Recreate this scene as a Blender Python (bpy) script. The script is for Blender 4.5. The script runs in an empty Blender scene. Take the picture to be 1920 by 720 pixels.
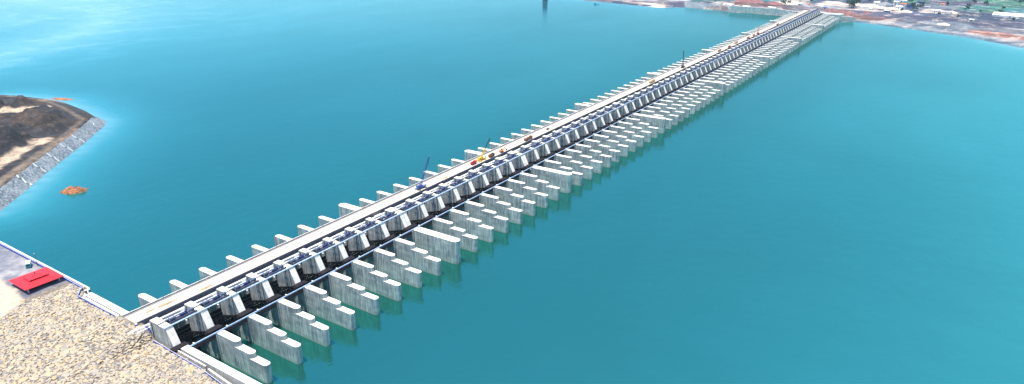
import bpy, bmesh, math, random
import numpy as np
from mathutils import Vector, Matrix
random.seed(7); rng = np.random.default_rng(11)
R = math.radians
C = bpy.context.scene.collection
# ------------------------------------------------------------------ camera
CP = (367.65, -171.906, 213.499); YAW, PIT, ROL, FOC = -0.579, 0.373, 0.002, 1284.4
Fv = Vector((math.sin(YAW)*math.cos(PIT), math.cos(YAW)*math.cos(PIT), -math.sin(PIT)))
R0 = Vector((math.cos(YAW), -math.sin(YAW), 0)); U0 = R0.cross(Fv)
Rv = R0*math.cos(ROL)+U0*math.sin(ROL); Uv = U0*math.cos(ROL)-R0*math.sin(ROL)
def at(u, v, z=0.0):                      # survey helper: where a sight line meets height z
    d = Fv+Rv*((u-960)/FOC)+Uv*((360-v)/FOC)
    t = (z-CP[2])/d.z
    return (CP[0]+d.x*t, CP[1]+d.y*t)
cam = bpy.data.cameras.new('camera'); co = bpy.data.objects.new('camera', cam); C.objects.link(co)
M = Matrix((Rv, Uv, -Fv)).transposed().to_4x4(); M.translation = CP
co.matrix_world = M
cam.sensor_width = 36; cam.lens = FOC/1920*36; cam.clip_start = 1; cam.clip_end = 60000
sc = bpy.context.scene; sc.camera = co
# ------------------------------------------------------------------ light
LD = Vector((0.08, 0.21, -1)).normalized()
az = math.atan2(-LD.x, -LD.y); el = math.asin(-LD.z)
w = bpy.data.worlds.new('World'); sc.world = w; w.use_nodes = True
nt = w.node_tree; nt.nodes.clear()
sky = nt.nodes.new('ShaderNodeTexSky'); sky.sky_type = 'NISHITA'; sky.sun_disc = False
sky.sun_elevation = el; sky.sun_rotation = az; sky.altitude = 100; sky.air_density = 1.0; sky.dust_density = 0.6; sky.ozone_density = 1.6
bg = nt.nodes.new('ShaderNodeBackground'); bg.inputs[1].default_value = 0.15
ou = nt.nodes.new('ShaderNodeOutputWorld')
nt.links.new(sky.outputs[0], bg.inputs[0]); nt.links.new(bg.outputs[0], ou.inputs[0])
sl = bpy.data.lights.new('sun', 'SUN'); sl.energy = 5.0; sl.angle = R(0.5); sl.color = (1, 0.95, 0.88)
so = bpy.data.objects.new('sun', sl); C.objects.link(so)
so.rotation_euler = LD.to_track_quat('-Z', 'Y').to_euler(); so.location = (0, 0, 400)
vs = sc.view_settings; sc.display_settings.display_device = 'sRGB'
vs.view_transform = 'Standard'; vs.look = 'None'; vs.exposure = 0.63; vs.gamma = 1; vs.use_curve_mapping = False
sc.cycles.volume_step_rate = 10; sc.cycles.volume_max_steps = 64; sc.cycles.max_bounces = 6
# ------------------------------------------------------------------ materials
class NB:
    def __init__(s, name):
        s.m = bpy.data.materials.new(name); s.m.use_nodes = True
        s.t = s.m.node_tree; s.b = s.t.nodes['Principled BSDF']; s.out = s.t.nodes['Material Output']
    def n(s, typ, **kw):
        x = s.t.nodes.new(typ)
        for k, v in kw.items():
            if k.startswith('i_'):
                x.inputs[k[2:].replace('_', ' ')].default_value = v
            else: setattr(x, k, v)
        return x
    def l(s, a, b): s.t.links.new(a, b)
    def pos(s, scale=(1, 1, 1), rz=0):
        g = s.n('ShaderNodeNewGeometry'); mp = s.n('ShaderNodeMapping')
        mp.inputs['Scale'].default_value = scale; mp.inputs['Rotation'].default_value = (0, 0, rz)
        s.l(g.outputs['Position'], mp.inputs[0]); return mp.outputs[0]
    def noise(s, vec, scale, detail=4, rough=.55):
        x = s.n('ShaderNodeTexNoise'); x.inputs['Scale'].default_value = scale
        x.inputs['Detail'].default_value = detail; x.inputs['Roughness'].default_value = rough
        if vec: s.l(vec, x.inputs['Vector'])
        return x.outputs[0]
    def ramp(s, fac, stops):
        x = s.n('ShaderNodeValToRGB'); e = x.color_ramp.elements
        while len(e) < len(stops): e.new(.5)
        for el_, (p, c) in zip(e, stops): el_.position = p; el_.color = (*c, 1) if len(c) == 3 else c
        s.l(fac, x.inputs[0]); return x.outputs[0]
    def mix(s, fac, a, b, mode='MIX'):
        x = s.n('ShaderNodeMix', data_type='RGBA', blend_type=mode)
        for k, v in ((0, fac), (6, a), (7, b)):
            if isinstance(v, (int, float)): x.inputs[k].default_value = v
            elif isinstance(v, tuple): x.inputs[k].default_value = (*v, 1)
            else: s.l(v, x.inputs[k])
        return x.outputs[2]
    def bump(s, h, st, dist=1.0):
        x = s.n('ShaderNodeBump'); x.inputs['Strength'].default_value = st; x.inputs['Distance'].default_value = dist
        s.l(h, x.inputs['Height']); s.l(x.outputs[0], s.b.inputs['Normal']); return x
    def col(s, c):
        if isinstance(c, tuple): s.b.inputs['Base Color'].default_value = (*c, 1)
        else: s.l(c, s.b.inputs['Base Color'])
    def math(s, op, a, b=None):
        x = s.n('ShaderNodeMath', operation=op)
        for k, v in ((0, a), (1, b)):
            if v is None: continue
            if isinstance(v, (int, float)): x.inputs[k].default_value = v
            else: s.l(v, x.inputs[k])
        return x.outputs[0]
def simple(name, c, rough=.6, metal=0, var=.25, sc_=.6, spec=.5):
    b = NB(name); b.b.inputs['Specular IOR Level'].default_value = spec; n = b.noise(b.pos(), sc_)
    d = tuple(max(0, x*(1-var)) for x in c); h = tuple(min(1, x*(1+var)) for x in c)
    b.col(b.ramp(n, [(.3, d), (.7, h)])); b.b.inputs['Roughness'].default_value = rough; b.b.inputs['Metallic'].default_value = metal
    return b.m
def concrete(name, lo=(.20, .225, .235), hi=(.43, .455, .44), top=(.78, .74, .67)):
    b = NB(name)
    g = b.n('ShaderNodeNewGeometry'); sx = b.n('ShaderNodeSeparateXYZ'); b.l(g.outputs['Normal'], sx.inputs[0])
    up = b.ramp(sx.outputs[2], [(.15, (0, 0, 0)), (.4, (1, 1, 1))])  # paler upward faces: cleaner tops, and sunlight put into the slopes' colour
    st = b.noise(b.pos((1.0, 1.0, .09)), .9, 6, .65)
    st2 = b.noise(b.pos((3.0, 3.0, .16)), 1.0, 3, .6)
    bl = b.noise(b.pos(), .12, 4, .6)
    c = b.ramp(st, [(.32, tuple(x*.62 for x in lo)), (.45, lo), (.62, hi)])
    c = b.mix(b.ramp(st2, [(.55, (0, 0, 0)), (.72, (.55, .55, .55))]), c, tuple(x*.5 for x in lo))
    c = b.mix(b.ramp(bl, [(.4, (0, 0, 0)), (.65, (.45, .45, .45))]), c, (.42, .44, .41))
    rust = b.noise(b.pos((.55, .55, .07)), .8, 3)
    c = b.mix(b.ramp(rust, [(.62, (0, 0, 0)), (.74, (.5, .5, .5))]), c, (.36, .25, .15))
    # pour joints every 2.2 m, form panels every 2.6 m
    p = b.n('ShaderNodeSeparateXYZ'); b.l(g.outputs['Position'], p.inputs[0])
    def lines(v, per, wd):
        f = b.math('FRACT', b.math('DIVIDE', v, per)); return b.math('LESS_THAN', f, wd)
    ln = b.math('MAXIMUM', lines(p.outputs[2], 2.2, .07), b.math('MULTIPLY', lines(p.outputs[0], 2.6, .05), .6))
    c = b.mix(b.math('MULTIPLY', ln, .35), c, tuple(x*.55 for x in lo))
    wn = b.n('ShaderNodeTexWhiteNoise', noise_dimensions='3D'); cv = b.n('ShaderNodeCombineXYZ')
    for k, (v_, per) in enumerate(((p.outputs[0], 5.2), (p.outputs[1], 9.6), (p.outputs[2], 2.2))): b.l(b.math('FLOOR', b.math('DIVIDE', v_, per)), cv.inputs[k])
    b.l(cv.outputs[0], wn.inputs['Vector'])
    c = b.mix(1.0, c, b.ramp(wn.outputs['Value'], [(0, (.78, .80, .82)), (.5, (1, 1, 1)), (1, (1.18, 1.16, 1.12))]), 'MULTIPLY')
    # damp tide band just above the water
    wet = b.ramp(b.math('ADD', b.math('MULTIPLY', p.outputs[2], .2), b.math('MULTIPLY', st, .25)), [(.2, (.75, .75, .75)), (.5, (0, 0, 0))])
    c = b.mix(wet, c, (.21, .23, .19))
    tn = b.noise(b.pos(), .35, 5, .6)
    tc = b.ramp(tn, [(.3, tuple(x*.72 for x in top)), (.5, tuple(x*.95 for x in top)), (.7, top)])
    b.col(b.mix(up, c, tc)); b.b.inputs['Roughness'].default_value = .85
    b.bump(b.math('ADD', st, b.math('MULTIPLY', ln, -.6)), .5, .15)
    return b.m
MC = concrete('concrete')
MCW = concrete('pale_concrete', (.42, .42, .40), (.62, .6, .56), (.82, .79, .73))
MDECK = (lambda b: (b.col(b.mix(b.ramp(b.noise(b.pos((1, .12, 1)), .5, 5), [(.58, (0, 0, 0)), (.72, (.7, .7, .7))]),
        b.ramp(b.noise(b.pos(), .5, 6), [(.3, (.50, .40, .29)), (.7, (.62, .52, .41))]), (.55, .46, .36))),
        b.b.inputs['Roughness'].__setattr__('default_value', .9), b.m)[-1])(NB('deck_concrete'))
MGIRD = simple('girder_concrete', (.20, .19, .21), .8)
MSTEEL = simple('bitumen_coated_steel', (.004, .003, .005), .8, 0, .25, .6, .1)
MTRUN = simple('trunnion_steel', (.014, .010, .013), .7, 0, .25, .6, .2)
MWHITE = simple('white_paint', (.78, .78, .78), .5, 0, .08)
MBLUE = simple('blue_paint', (.03, .09, .28), .45); MNAVY = simple('navy_paint', (.02, .04, .15), .7)
MPBLUE = simple('pale_blue_steel', (.09, .12, .19), .75)
MRAIL = simple('walkway_steel', (.36, .47, .62), .5)
MDARKP = simple('violet_grey_steel', (.035, .03, .06), .6)
MRED = simple('red_roof_sheet', (.62, .012, .022), .45, 0, .06, .2)
MGLASS = simple('dark_glass', (.02, .03, .04), .1)
MTYRE = simple('tyre_rubber', (.02, .02, .02), .8)
MFENCE = simple('blue_rail_sheet', (.015, .045, .34), .5, 0, .2, .3)
def paint(name, c): return simple(name, c, .4, 0, .1)
MYEL = paint('yellow_paint', (.75, .45, .03)); MORG = paint('orange_paint', (.65, .16, .03)); MREDP = paint('red_paint', (.5, .03, .04))
MBRN = paint('brown_load', (.22, .09, .04)); MTEAL = paint('teal_paint', (.03, .28, .30)); MBLK = paint('black_paint', (.02, .02, .03))
MTAN = paint('tan_load', (.55, .30, .12)); MGREY = paint('grey_paint', (.35, .35, .38)); MSKIN = paint('skin', (.35, .2, .13))
# water: turbid green body colour under a sky-reflecting surface
def water():
    b = NB('water')
    big = b.noise(b.pos((1, .45, 1), .55), .0035, 5, .6)
    mid = b.noise(b.pos((.35, 1, 1), -.5), .03, 5, .6)
    base = b.ramp(big, [(.3, (.009, .044, .024)), (.55, (.010, .054, .036)), (.75, (.012, .072, .058))])
    a = b.n('ShaderNodeAttribute', attribute_name='silt', attribute_type='GEOMETRY')
    silt = b.math('MULTIPLY', a.outputs['Fac'], b.math('ADD', .75, b.math('MULTIPLY', mid, .5)))
    wv = b.noise(b.pos((1, .5, 1), .5), .0022, 6, .62); fil = b.math('ABSOLUTE', b.math('SUBTRACT', wv, .52))
    fil = b.ramp(fil, [(0, (.5, .5, .5)), (.012, (.16, .16, .16)), (.03, (0, 0, 0))])
    fa = b.n('ShaderNodeAttribute', attribute_name='film', attribute_type='GEOMETRY')
    silt = b.math('ADD', silt, b.math('MULTIPLY', b.math('MULTIPLY', fil, .7), fa.outputs['Fac']))
    sc_ = b.ramp(silt, [(.3, (.07, .43, .47)), (.85, (.46, .60, .60))])
    gg = b.n('ShaderNodeNewGeometry'); sp2 = b.n('ShaderNodeSeparateXYZ'); b.l(gg.outputs['Position'], sp2.inputs[0])
    ups = b.math('SMOOTH_MIN', 1.0, b.math('MAXIMUM', 0.0, b.math('DIVIDE', b.math('SUBTRACT', -20.0, sp2.outputs[0]), 500.0)))
    base = b.mix(ups, base, (.008, .062, .076)); sc_ = b.mix(ups, sc_, b.ramp(silt, [(.3, (.09, .40, .54)), (.8, (.46, .60, .68))]))
    base = b.mix(b.math('MINIMUM', silt, 1.0), base, sc_)
    b.col(base); b.b.inputs['Roughness'].default_value = .9; b.b.inputs['Specular IOR Level'].default_value = 0
    gl = b.n('ShaderNodeBsdfGlossy'); gl.inputs['Roughness'].default_value = .13
    lw = b.n('ShaderNodeLayerWeight'); lw.inputs['Blend'].default_value = .5
    b.l(b.ramp(lw.outputs['Facing'], [(.5, (.08, .96, 1.0)), (.68, (.14, .90, .96)), (.84, (.27, .84, .90)), (.95, (.50, .84, .9))]), gl.inputs['Color'])
    fr = b.n('ShaderNodeFresnel'); fr.inputs['IOR'].default_value = 3.6
    w1 = b.noise(b.pos((1, .55, 1), .6), .55, 3, .6); w2 = b.noise(b.pos((1, .7, 1), -.4), .11, 3, .6)
    bp = b.n('ShaderNodeBump'); bp.inputs['Strength'].default_value = .35; bp.inputs['Distance'].default_value = .25
    b.l(b.math('ADD', w1, b.math('MULTIPLY', w2, 4.5)), bp.inputs['Height']); b.l(bp.outputs[0], gl.inputs['Normal'])
    mx = b.n('ShaderNodeMixShader'); b.l(b.math('MULTIPLY', fr.outputs[0], b.math('ADD', .80, b.math('MULTIPLY', big, .45))), mx.inputs[0])
    b.l(b.b.outputs[0], mx.inputs[1]); b.l(gl.outputs[0], mx.inputs[2]); b.l(mx.outputs[0], b.out.inputs[0])
    return b.m
MWATER = water()
def rockmat():
    b = NB('riprap_rock')
    g = b.n('ShaderNodeNewGeometry')
    c = b.ramp(g.outputs['Random Per Island'], [(0, (.13, .13, .14)), (.2, (.28, .25, .215)), (.5, (.40, .33, .24)), (.8, (.45, .365, .24)), (.97, (.50, .33, .16))])
    n = b.noise(b.pos(), 1.4, 4, .6)
    b.col(b.mix(b.ramp(n, [(.35, (.0, .0, .0)), (.7, (.5, .5, .5))]), c, (.42, .36, .28)))
    b.b.inputs['Roughness'].default_value = .9; b.bump(n, .5, .3); return b.m
MROCK = rockmat()
def groundmat():
    b = NB('bank_ground')
    n = b.noise(b.pos(), .05, 6, .65); n2 = b.noise(b.pos(), .4, 5, .6)
    a = b.n('ShaderNodeAttribute', attribute_name='yard'); sep = b.n('ShaderNodeSeparateColor'); b.l(a.outputs['Color'], sep.inputs[0])
    grey = b.ramp(n, [(.36, (.085, .09, .12)), (.5, (.15, .155, .185)), (.66, (.34, .32, .31))])
    cream = b.ramp(n2, [(.3, (.36, .29, .21)), (.7, (.50, .43, .34))])
    stone = b.ramp(n2, [(.3, (.10, .085, .07)), (.7, (.26, .21, .16))])
    c = b.mix(sep.outputs[0], stone, grey); c = b.mix(sep.outputs[1], c, cream); b.col(c)
    b.b.inputs['Roughness'].default_value = .95; b.bump(n2, .6, .4); return b.m
MGROUND = groundmat()
def paintedland(name, bumpd=.8, sc1=.05, far=True):
    b = NB(name)
    a = b.n('ShaderNodeAttribute', attribute_name='tone'); n = b.noise(b.pos((.45, 1, 1), .5), sc1, 8, .7)
    n2 = b.noise(b.pos(), sc1*5, 5, .7)
    c = b.mix(1.0, a.outputs['Color'], b.ramp(n, [(.3, (.4, .4, .45)), (.5, (.85, .85, .85)), (.72, (1.3, 1.22, 1.15))]), 'MULTIPLY')
    n3 = b.noise(b.pos((1, .8, 1), .55), sc1*1.1, 9, .8)
    c = b.mix(b.ramp(n3, [(.53, (0, 0, 0)), (.6, (.75, .75, .75) if far else (.3, .3, .3))]), c, (.42, .36, .32) if far else (.2, .15, .11))
    c = b.mix(b.ramp(n3, [(.40, (.8, .8, .8)), (.47, (0, 0, 0))]), c, (.06, .05, .08) if far else (.02, .018, .02))
    c = b.mix(.6, c, b.ramp(n2, [(.3, (.6, .6, .62)), (.7, (1.3, 1.3, 1.3))]), 'MULTIPLY')
    b.col(c); b.b.inputs['Roughness'].default_value = .95; b.bump(n2, .7, bumpd); return b.m
MFAR = paintedland('far_bank_ground', 2.0, .03); MISL = paintedland('earth_bank', 1.0, .11, False)
def pitch():
    b = NB('stone_pitching'); v = b.n('ShaderNodeTexVoronoi'); v.inputs['Scale'].default_value = .85; b.l(b.pos(), v.inputs['Vector'])
    sep = b.n('ShaderNodeSeparateColor'); b.l(v.outputs['Color'], sep.inputs[0])
    c = b.ramp(sep.outputs[0], [(.0, (.07, .09, .11)), (.5, (.13, .155, .18)), (.9, (.23, .26, .275))])
    n = b.noise(b.pos(), .06, 5, .7); c = b.mix(b.ramp(n, [(.45, (0, 0, 0)), (.68, (.6, .6, .6))]), c, (.32, .34, .36))
    b.col(c); b.b.inputs['Roughness'].default_value = .9; b.bump(v.outputs['Distance'], .4, .25); return b.m
MPITCH = pitch()
MLEAF = (lambda b: (b.col(b.ramp(b.n('ShaderNodeNewGeometry').outputs['Random Per Island'], [(0, (.015, .04, .025)), (1, (.05, .10, .045))])), b.m)[-1])(NB('foliage'))
MBARK = simple('bark', (.12, .08, .06), .9)
# ------------------------------------------------------------------ mesh helpers
class MB:
    def __init__(s): s.v = []; s.f = []
    def add(s, vs, fs):
        o = len(s.v); s.v += [tuple(x) for x in vs]; s.f += [tuple(i+o for i in f) for f in fs]; return s
    def box(s, x0, x1, y0, y1, z0, z1):
        return s.add([(x, y, z) for z in (z0, z1) for y in (y0, y1) for x in (x0, x1)],
                     [(0, 2, 3, 1), (4, 5, 7, 6), (0, 1, 5, 4), (2, 6, 7, 3), (0, 4, 6, 2), (1, 3, 7, 5)])
    def bar(s, a, b, wd, h=None, up=(0, 0, 1)):
        a = Vector(a); b = Vector(b); d = (b-a).normalized(); h = h or wd
        u = Vector(up)
        if abs(d.dot(u)) > .98: u = Vector((1, 0, 0))
        r = d.cross(u).normalized(); u = r.cross(d)
        vs = [p+r*i*wd/2+u*j*h/2 for p in (a, b) for i, j in ((-1, -1), (1, -1), (1, 1), (-1, 1))]
        return s.add(vs, [(0, 3, 2, 1), (4, 5, 6, 7), (0, 1, 5, 4), (1, 2, 6, 5), (2, 3, 7, 6), (3, 0, 4, 7)])
    def cyl(s, a, b, r, n=10, r2=None):
        a = Vector(a); b = Vector(b); d = (b-a).normalized(); r2 = r if r2 is None else r2
        u = Vector((0, 0, 1)) if abs(d.z) < .9 else Vector((1, 0, 0)); e = d.cross(u).normalized(); g = d.cross(e)
        vs = [p+(e*math.cos(2*math.pi*k/n)+g*math.sin(2*math.pi*k/n))*q for p, q in ((a, r), (b, r2)) for k in range(n)]
        fs = [(k, (k+1) % n, n+(k+1) % n, n+k) for k in range(n)]+[tuple(range(n))[::-1], tuple(range(n, 2*n))]
        return s.add(vs, fs)
    def prism_y(s, prof, y0, y1):           # side profile (x,z) extruded along y
        n = len(prof)
        return s.add([(x, y0, z) for x, z in prof]+[(x, y1, z) for x, z in prof],
                     [(k, (k+1) % n, n+(k+1) % n, n+k) for k in range(n)]+[tuple(range(n))[::-1], tuple(range(n, 2*n))])
    def prism_z(s, pts, z0, z1, bottom=True):
        n = len(pts)
        return s.add([(x, y, z0) for x, y in pts]+[(x, y, z1) for x, y in pts],
                     [(k, (k+1) % n, n+(k+1) % n, n+k) for k in range(n)]+([tuple(range(n))[::-1]] if bottom else [])+[tuple(range(n, 2*n))])
    def mesh(s, name, m):
        me = bpy.data.meshes.new(name); me.from_pydata(s.v, [], s.f); me.materials.append(m)
        bm = bmesh.new(); bm.from_mesh(me); bmesh.ops.recalc_face_normals(bm, faces=bm.faces); bm.to_mesh(me); bm.free(); return me
    def build(s, name, m, parent=None, label=None, cat=None, group=None, kind=None):
        o = bpy.data.objects.new(name, s.mesh(name, m)); C.objects.link(o)
        if parent: o.parent = parent
        tag(o, label, cat, group, kind); return o
def tag(o, label=None, cat=None, group=None, kind=None):
    for k, v in (('label', label), ('category', cat), ('group', group), ('kind', kind)):
        if v: o[k] = v
    return o
def thing(name, label, cat, loc=(0, 0, 0), rz=0, group=None):
    o = bpy.data.objects.new(name, None); C.objects.link(o); o.location = loc; o.rotation_euler = (0, 0, rz); o.empty_display_size = 1
    return tag(o, label, cat, group)
def dup(root, loc, label, rz=None):
    r = root.copy(); C.objects.link(r); r.location = loc; r['label'] = label
    if rz is not None: r.rotation_euler = (0, 0, rz)
    for ch in list(root.children):
        c = ch.copy(); C.objects.link(c); c.parent = r
        for g in list(ch.children):
            d = g.copy(); C.objects.link(d); d.parent = c
    return r
def sheet(name, xs, ys, zf, m, attr=None, keep=None):
    X, Y = np.meshgrid(xs, ys); Z = zf(X, Y); nx, ny = len(xs), len(ys)
    idx = np.arange(nx*ny).reshape(ny, nx)
    q = np.stack([idx[:-1, :-1], idx[:-1, 1:], idx[1:, 1:], idx[1:, :-1]], -1).reshape(-1, 4)
    if keep is not None:
        k = keep(X, Y).ravel(); q = q[k[q].any(1)]
    me = bpy.data.meshes.new(name); me.from_pydata(np.stack([X, Y, Z], -1).reshape(-1, 3).tolist(), [], q.tolist())
    me.polygons.foreach_set('use_smooth', [True]*len(me.polygons)); me.materials.append(m)
    for an, fn in (attr or {}).items():
        col = fn(X, Y)
        if col.ndim == 2:
            a = me.attributes.new(an, 'FLOAT', 'POINT'); a.data.foreach_set('value', col.ravel().astype(np.float32))
        else:
            a = me.attributes.new(an, 'FLOAT_COLOR', 'POINT'); c4 = np.concatenate([col.reshape(-1, 3), np.ones((nx*ny, 1))], 1)
            a.data.foreach_set('color', c4.ravel().astype(np.float32))
    o = bpy.data.objects.new(name, me); C.objects.link(o); return o
def vnoise(X, Y, s, seed=0):                # smooth value noise, -1..1
    g = np.random.default_rng(seed).uniform(-1, 1, (64, 64)); x = X/s; y = Y/s
    xi = np.floor(x).astype(int); yi = np.floor(y).astype(int); fx = x-xi; fy = y-yi
    fx = fx*fx*(3-2*fx); fy = fy*fy*(3-2*fy); G = lambda a, b: g[b % 64, a % 64]
    return (G(xi, yi)*(1-fx)+G(xi+1, yi)*fx)*(1-fy)+(G(xi, yi+1)*(1-fx)+G(xi+1, yi+1)*fx)*fy
def fbm(X, Y, s, o=4, seed=0): return sum(vnoise(X, Y, s/2**k, seed+k)*.5**k for k in range(o))
def pdist(X, Y, pts, closed=False):
    d = np.full(X.shape, 1e9); n = len(pts)
    for k in range(n if closed else n-1):
        ax, ay = pts[k][:2]; bx, by = pts[(k+1) % n][:2]; ex, ey = bx-ax, by-ay
        t = np.clip(((X-ax)*ex+(Y-ay)*ey)/(ex*ex+ey*ey+1e-9), 0, 1); d = np.minimum(d, np.hypot(X-ax-t*ex, Y-ay-t*ey))
    return d
def inside(X, Y, pts):
    r = np.zeros(X.shape, bool); n = len(pts)
    for k in range(n):
        ax, ay = pts[k][:2]; bx, by = pts[(k+1) % n][:2]
        c = ((ay > Y) != (by > Y)) & (X < (bx-ax)*(Y-ay)/((by-ay) if by != ay else 1e-9)+ax); r ^= c
    return r
def sdist(X, Y, pts): d = pdist(X, Y, pts, True); return np.where(inside(X, Y, pts), d, -d)
sm = lambda t: np.clip(t, 0, 1)**2*(3-2*np.clip(t, 0, 1))
def ordn(n): return f"{n}{'th' if 10 <= n % 100 <= 20 else {1:'st',2:'nd',3:'rd'}.get(n % 10, 'th')}"
# ------------------------------------------------------------------ setting: water
ISL_W = [at(*q) for q in ((0, 396), (59.6, 348), (86.6, 324), (112, 304), (137, 284.5), (159, 267.6), (195, 236), (197, 228.6), (180, 220), (160, 208), (120, 192), (60, 185), (0, 181))]
ISL_W = [(-120, -60)]+ISL_W+[(-900, 150), (-1100, -150), (-400, -260)]
shore_pts = [at(*q) for q in ((1578, 42), (1600, 41), (1650, 47), (1700, 54), (1760, 63), (1830, 73), (1920, 91))]+[(640, 1380), (1100, 1050), (2200, 500)]
up_pts = [(0, 1650)]+[at(*q) for q in ((1462, 29), (1367, 22), (1358, 20.5), (1290, 14), (1265, 14), (1235, 14.5), (1190, 10), (1150, 6), (1100, 1), (1060, -3))]+[(-1000, 2000), (-1500, 2700), (-3200, 3800)]
FAR = up_pts[::-1]+[(112, 1650)]+shore_pts+[(7000, 300), (7000, 11000), (-7000, 11000)]
def siltf(X, Y):
    a = np.exp(-np.maximum(pdist(X, Y, ISL_W[1:-3])-5, 0)/32)*.5
    b_ = np.exp(-pdist(X, Y, shore_pts)/45)*.3
    c = np.exp(-pdist(X, Y, [at(*q) for q in ((-60, 120), (60, 90), (160, 60), (200, 20))])/150)*.35
    d = np.exp(-pdist(X, Y, up_pts[3:12])/60)*.4
    e_ = np.exp(-pdist(X, Y, [at(*q) for q in ((-40, 30), (60, 8), (200, -30))])/300)*.45
    f_ = .28*sm((X-125)/420)+.05*vnoise(X, Y, 170, 12)*sm((X-125)/200)
    g_ = .26*sm((-X-350)/1000)
    return np.clip(np.maximum.reduce([a, b_, c, d, e_])+f_+g_, 0, 1)
xs = np.concatenate([np.linspace(-7000, -1500, 12)[:-1], np.arange(-1500, 1200, 14), np.linspace(1200, 7000, 12)])
ys = np.concatenate([np.linspace(-7000, -300, 10)[:-1], np.arange(-300, 2400, 14), np.linspace(2400, 11000, 12)])
def filmf(X, Y): return sm((-X-450)/500)*.28
tag(sheet('water', xs, ys, lambda X, Y: X*0, MWATER, {'silt': siltf, 'film': filmf}), kind='structure')
# ------------------------------------------------------------------ setting: near bank
def bank_h(X, Y):
    h = 14.9+0*X+.35*fbm(X, Y, 18, 3, 5)*(Y < -23)
    return h+4.7*sm((X-14)/9)*sm((54-X)/9)*sm((Y+62)/36)
def yardmask(X, Y):
    y_ = sm((np.where(Y > -38, -50, -50+(-(Y+38))*.72)-X)/3+.5)
    cream = y_*sm((-(Y+36)+fbm(X, Y, 12, 3, 3)*3)/3)
    return np.stack([y_, np.clip(cream, 0, 1), 0*X], -1)
BANK = [(-900, -13.2), (-31.5, -13.2), (-22.5, -19.6), (46, -19.6), (46, -21.3), (76, -21.3), (112, -24.5), (300, -42), (1400, -250), (1400, -1500), (-900, -1500)]
def bank_z(X, Y):
    return np.where(inside(X, Y, BANK) | (pdist(X, Y, BANK, True) < .2), bank_h(X, Y), -5)
xs = np.concatenate([np.linspace(-900, -160, 12)[:-1], np.arange(-160, 130, 1.0), np.linspace(130, 1400, 40)])
ys = np.concatenate([np.linspace(-1500, -140, 12)[:-1], np.arange(-140, -12.2, .8), [-12.2]])
bk = sheet('ground', xs, ys, bank_z, MGROUND, {'yard': yardmask}); tag(bk, kind='structure')
# broken rock laid over the bank
ico = bmesh.new(); bmesh.ops.create_icosphere(ico, subdivisions=1, radius=1); IV = np.array([v.co[:] for v in ico.verts]); IF = [[v.index for v in f.verts] for f in ico.faces]; ico.free()
def rocks(name, pts, smin, smax, m):
    V = []; Fc = []; n = 0
    for (x, y, z) in pts:
        s_ = rng.uniform(smin, smax)*(1.6 if rng.random() < .06 else 1); sc3 = np.array([rng.uniform(.8, 1.35), rng.uniform(.7, 1.1), rng.uniform(.3, .5)])*s_
        a = rng.uniform(0, 6.28); v = IV*(1+rng.uniform(-.4, .4, (len(IV), 1)))*sc3
        t = rng.uniform(-.5, .5); cy, sy = math.cos(t), math.sin(t); v = v@np.array([[1, 0, 0], [0, cy, -sy], [0, sy, cy]])
        v = v@np.array([[math.cos(a), -math.sin(a), 0], [math.sin(a), math.cos(a), 0], [0, 0, 1]])+np.array([x, y, z+s_*.12])
        V.append(v); Fc += [[i+n for i in f] for f in IF]; n += len(IV)
    me = bpy.data.meshes.new(name); me.from_pydata(np.concatenate(V).tolist(), [], Fc); me.materials.append(m)
    o = bpy.data.objects.new(name, me); C.objects.link(o); return o
gx, gy = np.meshgrid(np.arange(-58, 150, 1.22), np.arange(-125, -13.5, 1.22)); gx = gx.ravel()+rng.uniform(-.7, .7, gx.size); gy = gy.ravel()+rng.uniform(-.7, .7, gy.size)
okr = inside(gx, gy, BANK) & (pdist(gx, gy, BANK, True) > 1.6) & (yardmask(gx, gy)[..., 0] < .5) & ~((gx > 23) & (gx < 39.5) & (gy > -24.2)) & ~((gx < -44) & (gy > -39))
gx, gy = gx[okr], gy[okr]
tag(rocks('riprap', list(zip(gx, gy, bank_h(gx, gy))), .6, 1.12, MROCK), 'buff and grey broken rock covering the near bank', 'broken rock', kind='stuff')
# walls of the near bank
MB().box(-900, -31.5, -13.2, -12.2, -5, 15.3).build('retaining_wall', MCW, None, 'thin pale wall edge between the paved yard and the water', 'wall')
MB().prism_z([(-31.5, -13.2), (-31.5, -12.2), (-28.6, -13.3), (-20.8, -20.6), (-22, -21.2)], -5, 15.35).build('wall_return', MCW, None, 'short slanting pale wall joining yard edge and guide wall', 'wall')
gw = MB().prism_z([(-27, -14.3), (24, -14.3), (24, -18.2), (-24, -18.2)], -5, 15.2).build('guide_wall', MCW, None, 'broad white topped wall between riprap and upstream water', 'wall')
MB().prism_z([(-20.6, -19.3), (24, -19.3), (24, -20.4), (-20.6, -20.4)], 5, 15.6).build('kerb', MCW, None, 'narrow pale kerb along the guide wall beside blue railing', 'kerb')
tw = thing('tail_wall', 'long white topped wall running downstream at the near bank', 'wall', (0, 0, 0))
MB().prism_z([(71, -19.9), (320, -19.9), (320, -15.9), (71, -15.9)], -5, 16).build('wall_body', MCW, tw)
MB().prism_z([(70, -21.6), (94, -21.9), (94, -21.2), (70, -21.0)], 8, 15.7).build('side_curb', MCW, tw)
MB().prism_z([(97, -22.6), (200, -31.3), (200, -30.2), (97, -21.8)], 8, 15.7).build('side_curb', MCW, tw)
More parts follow.
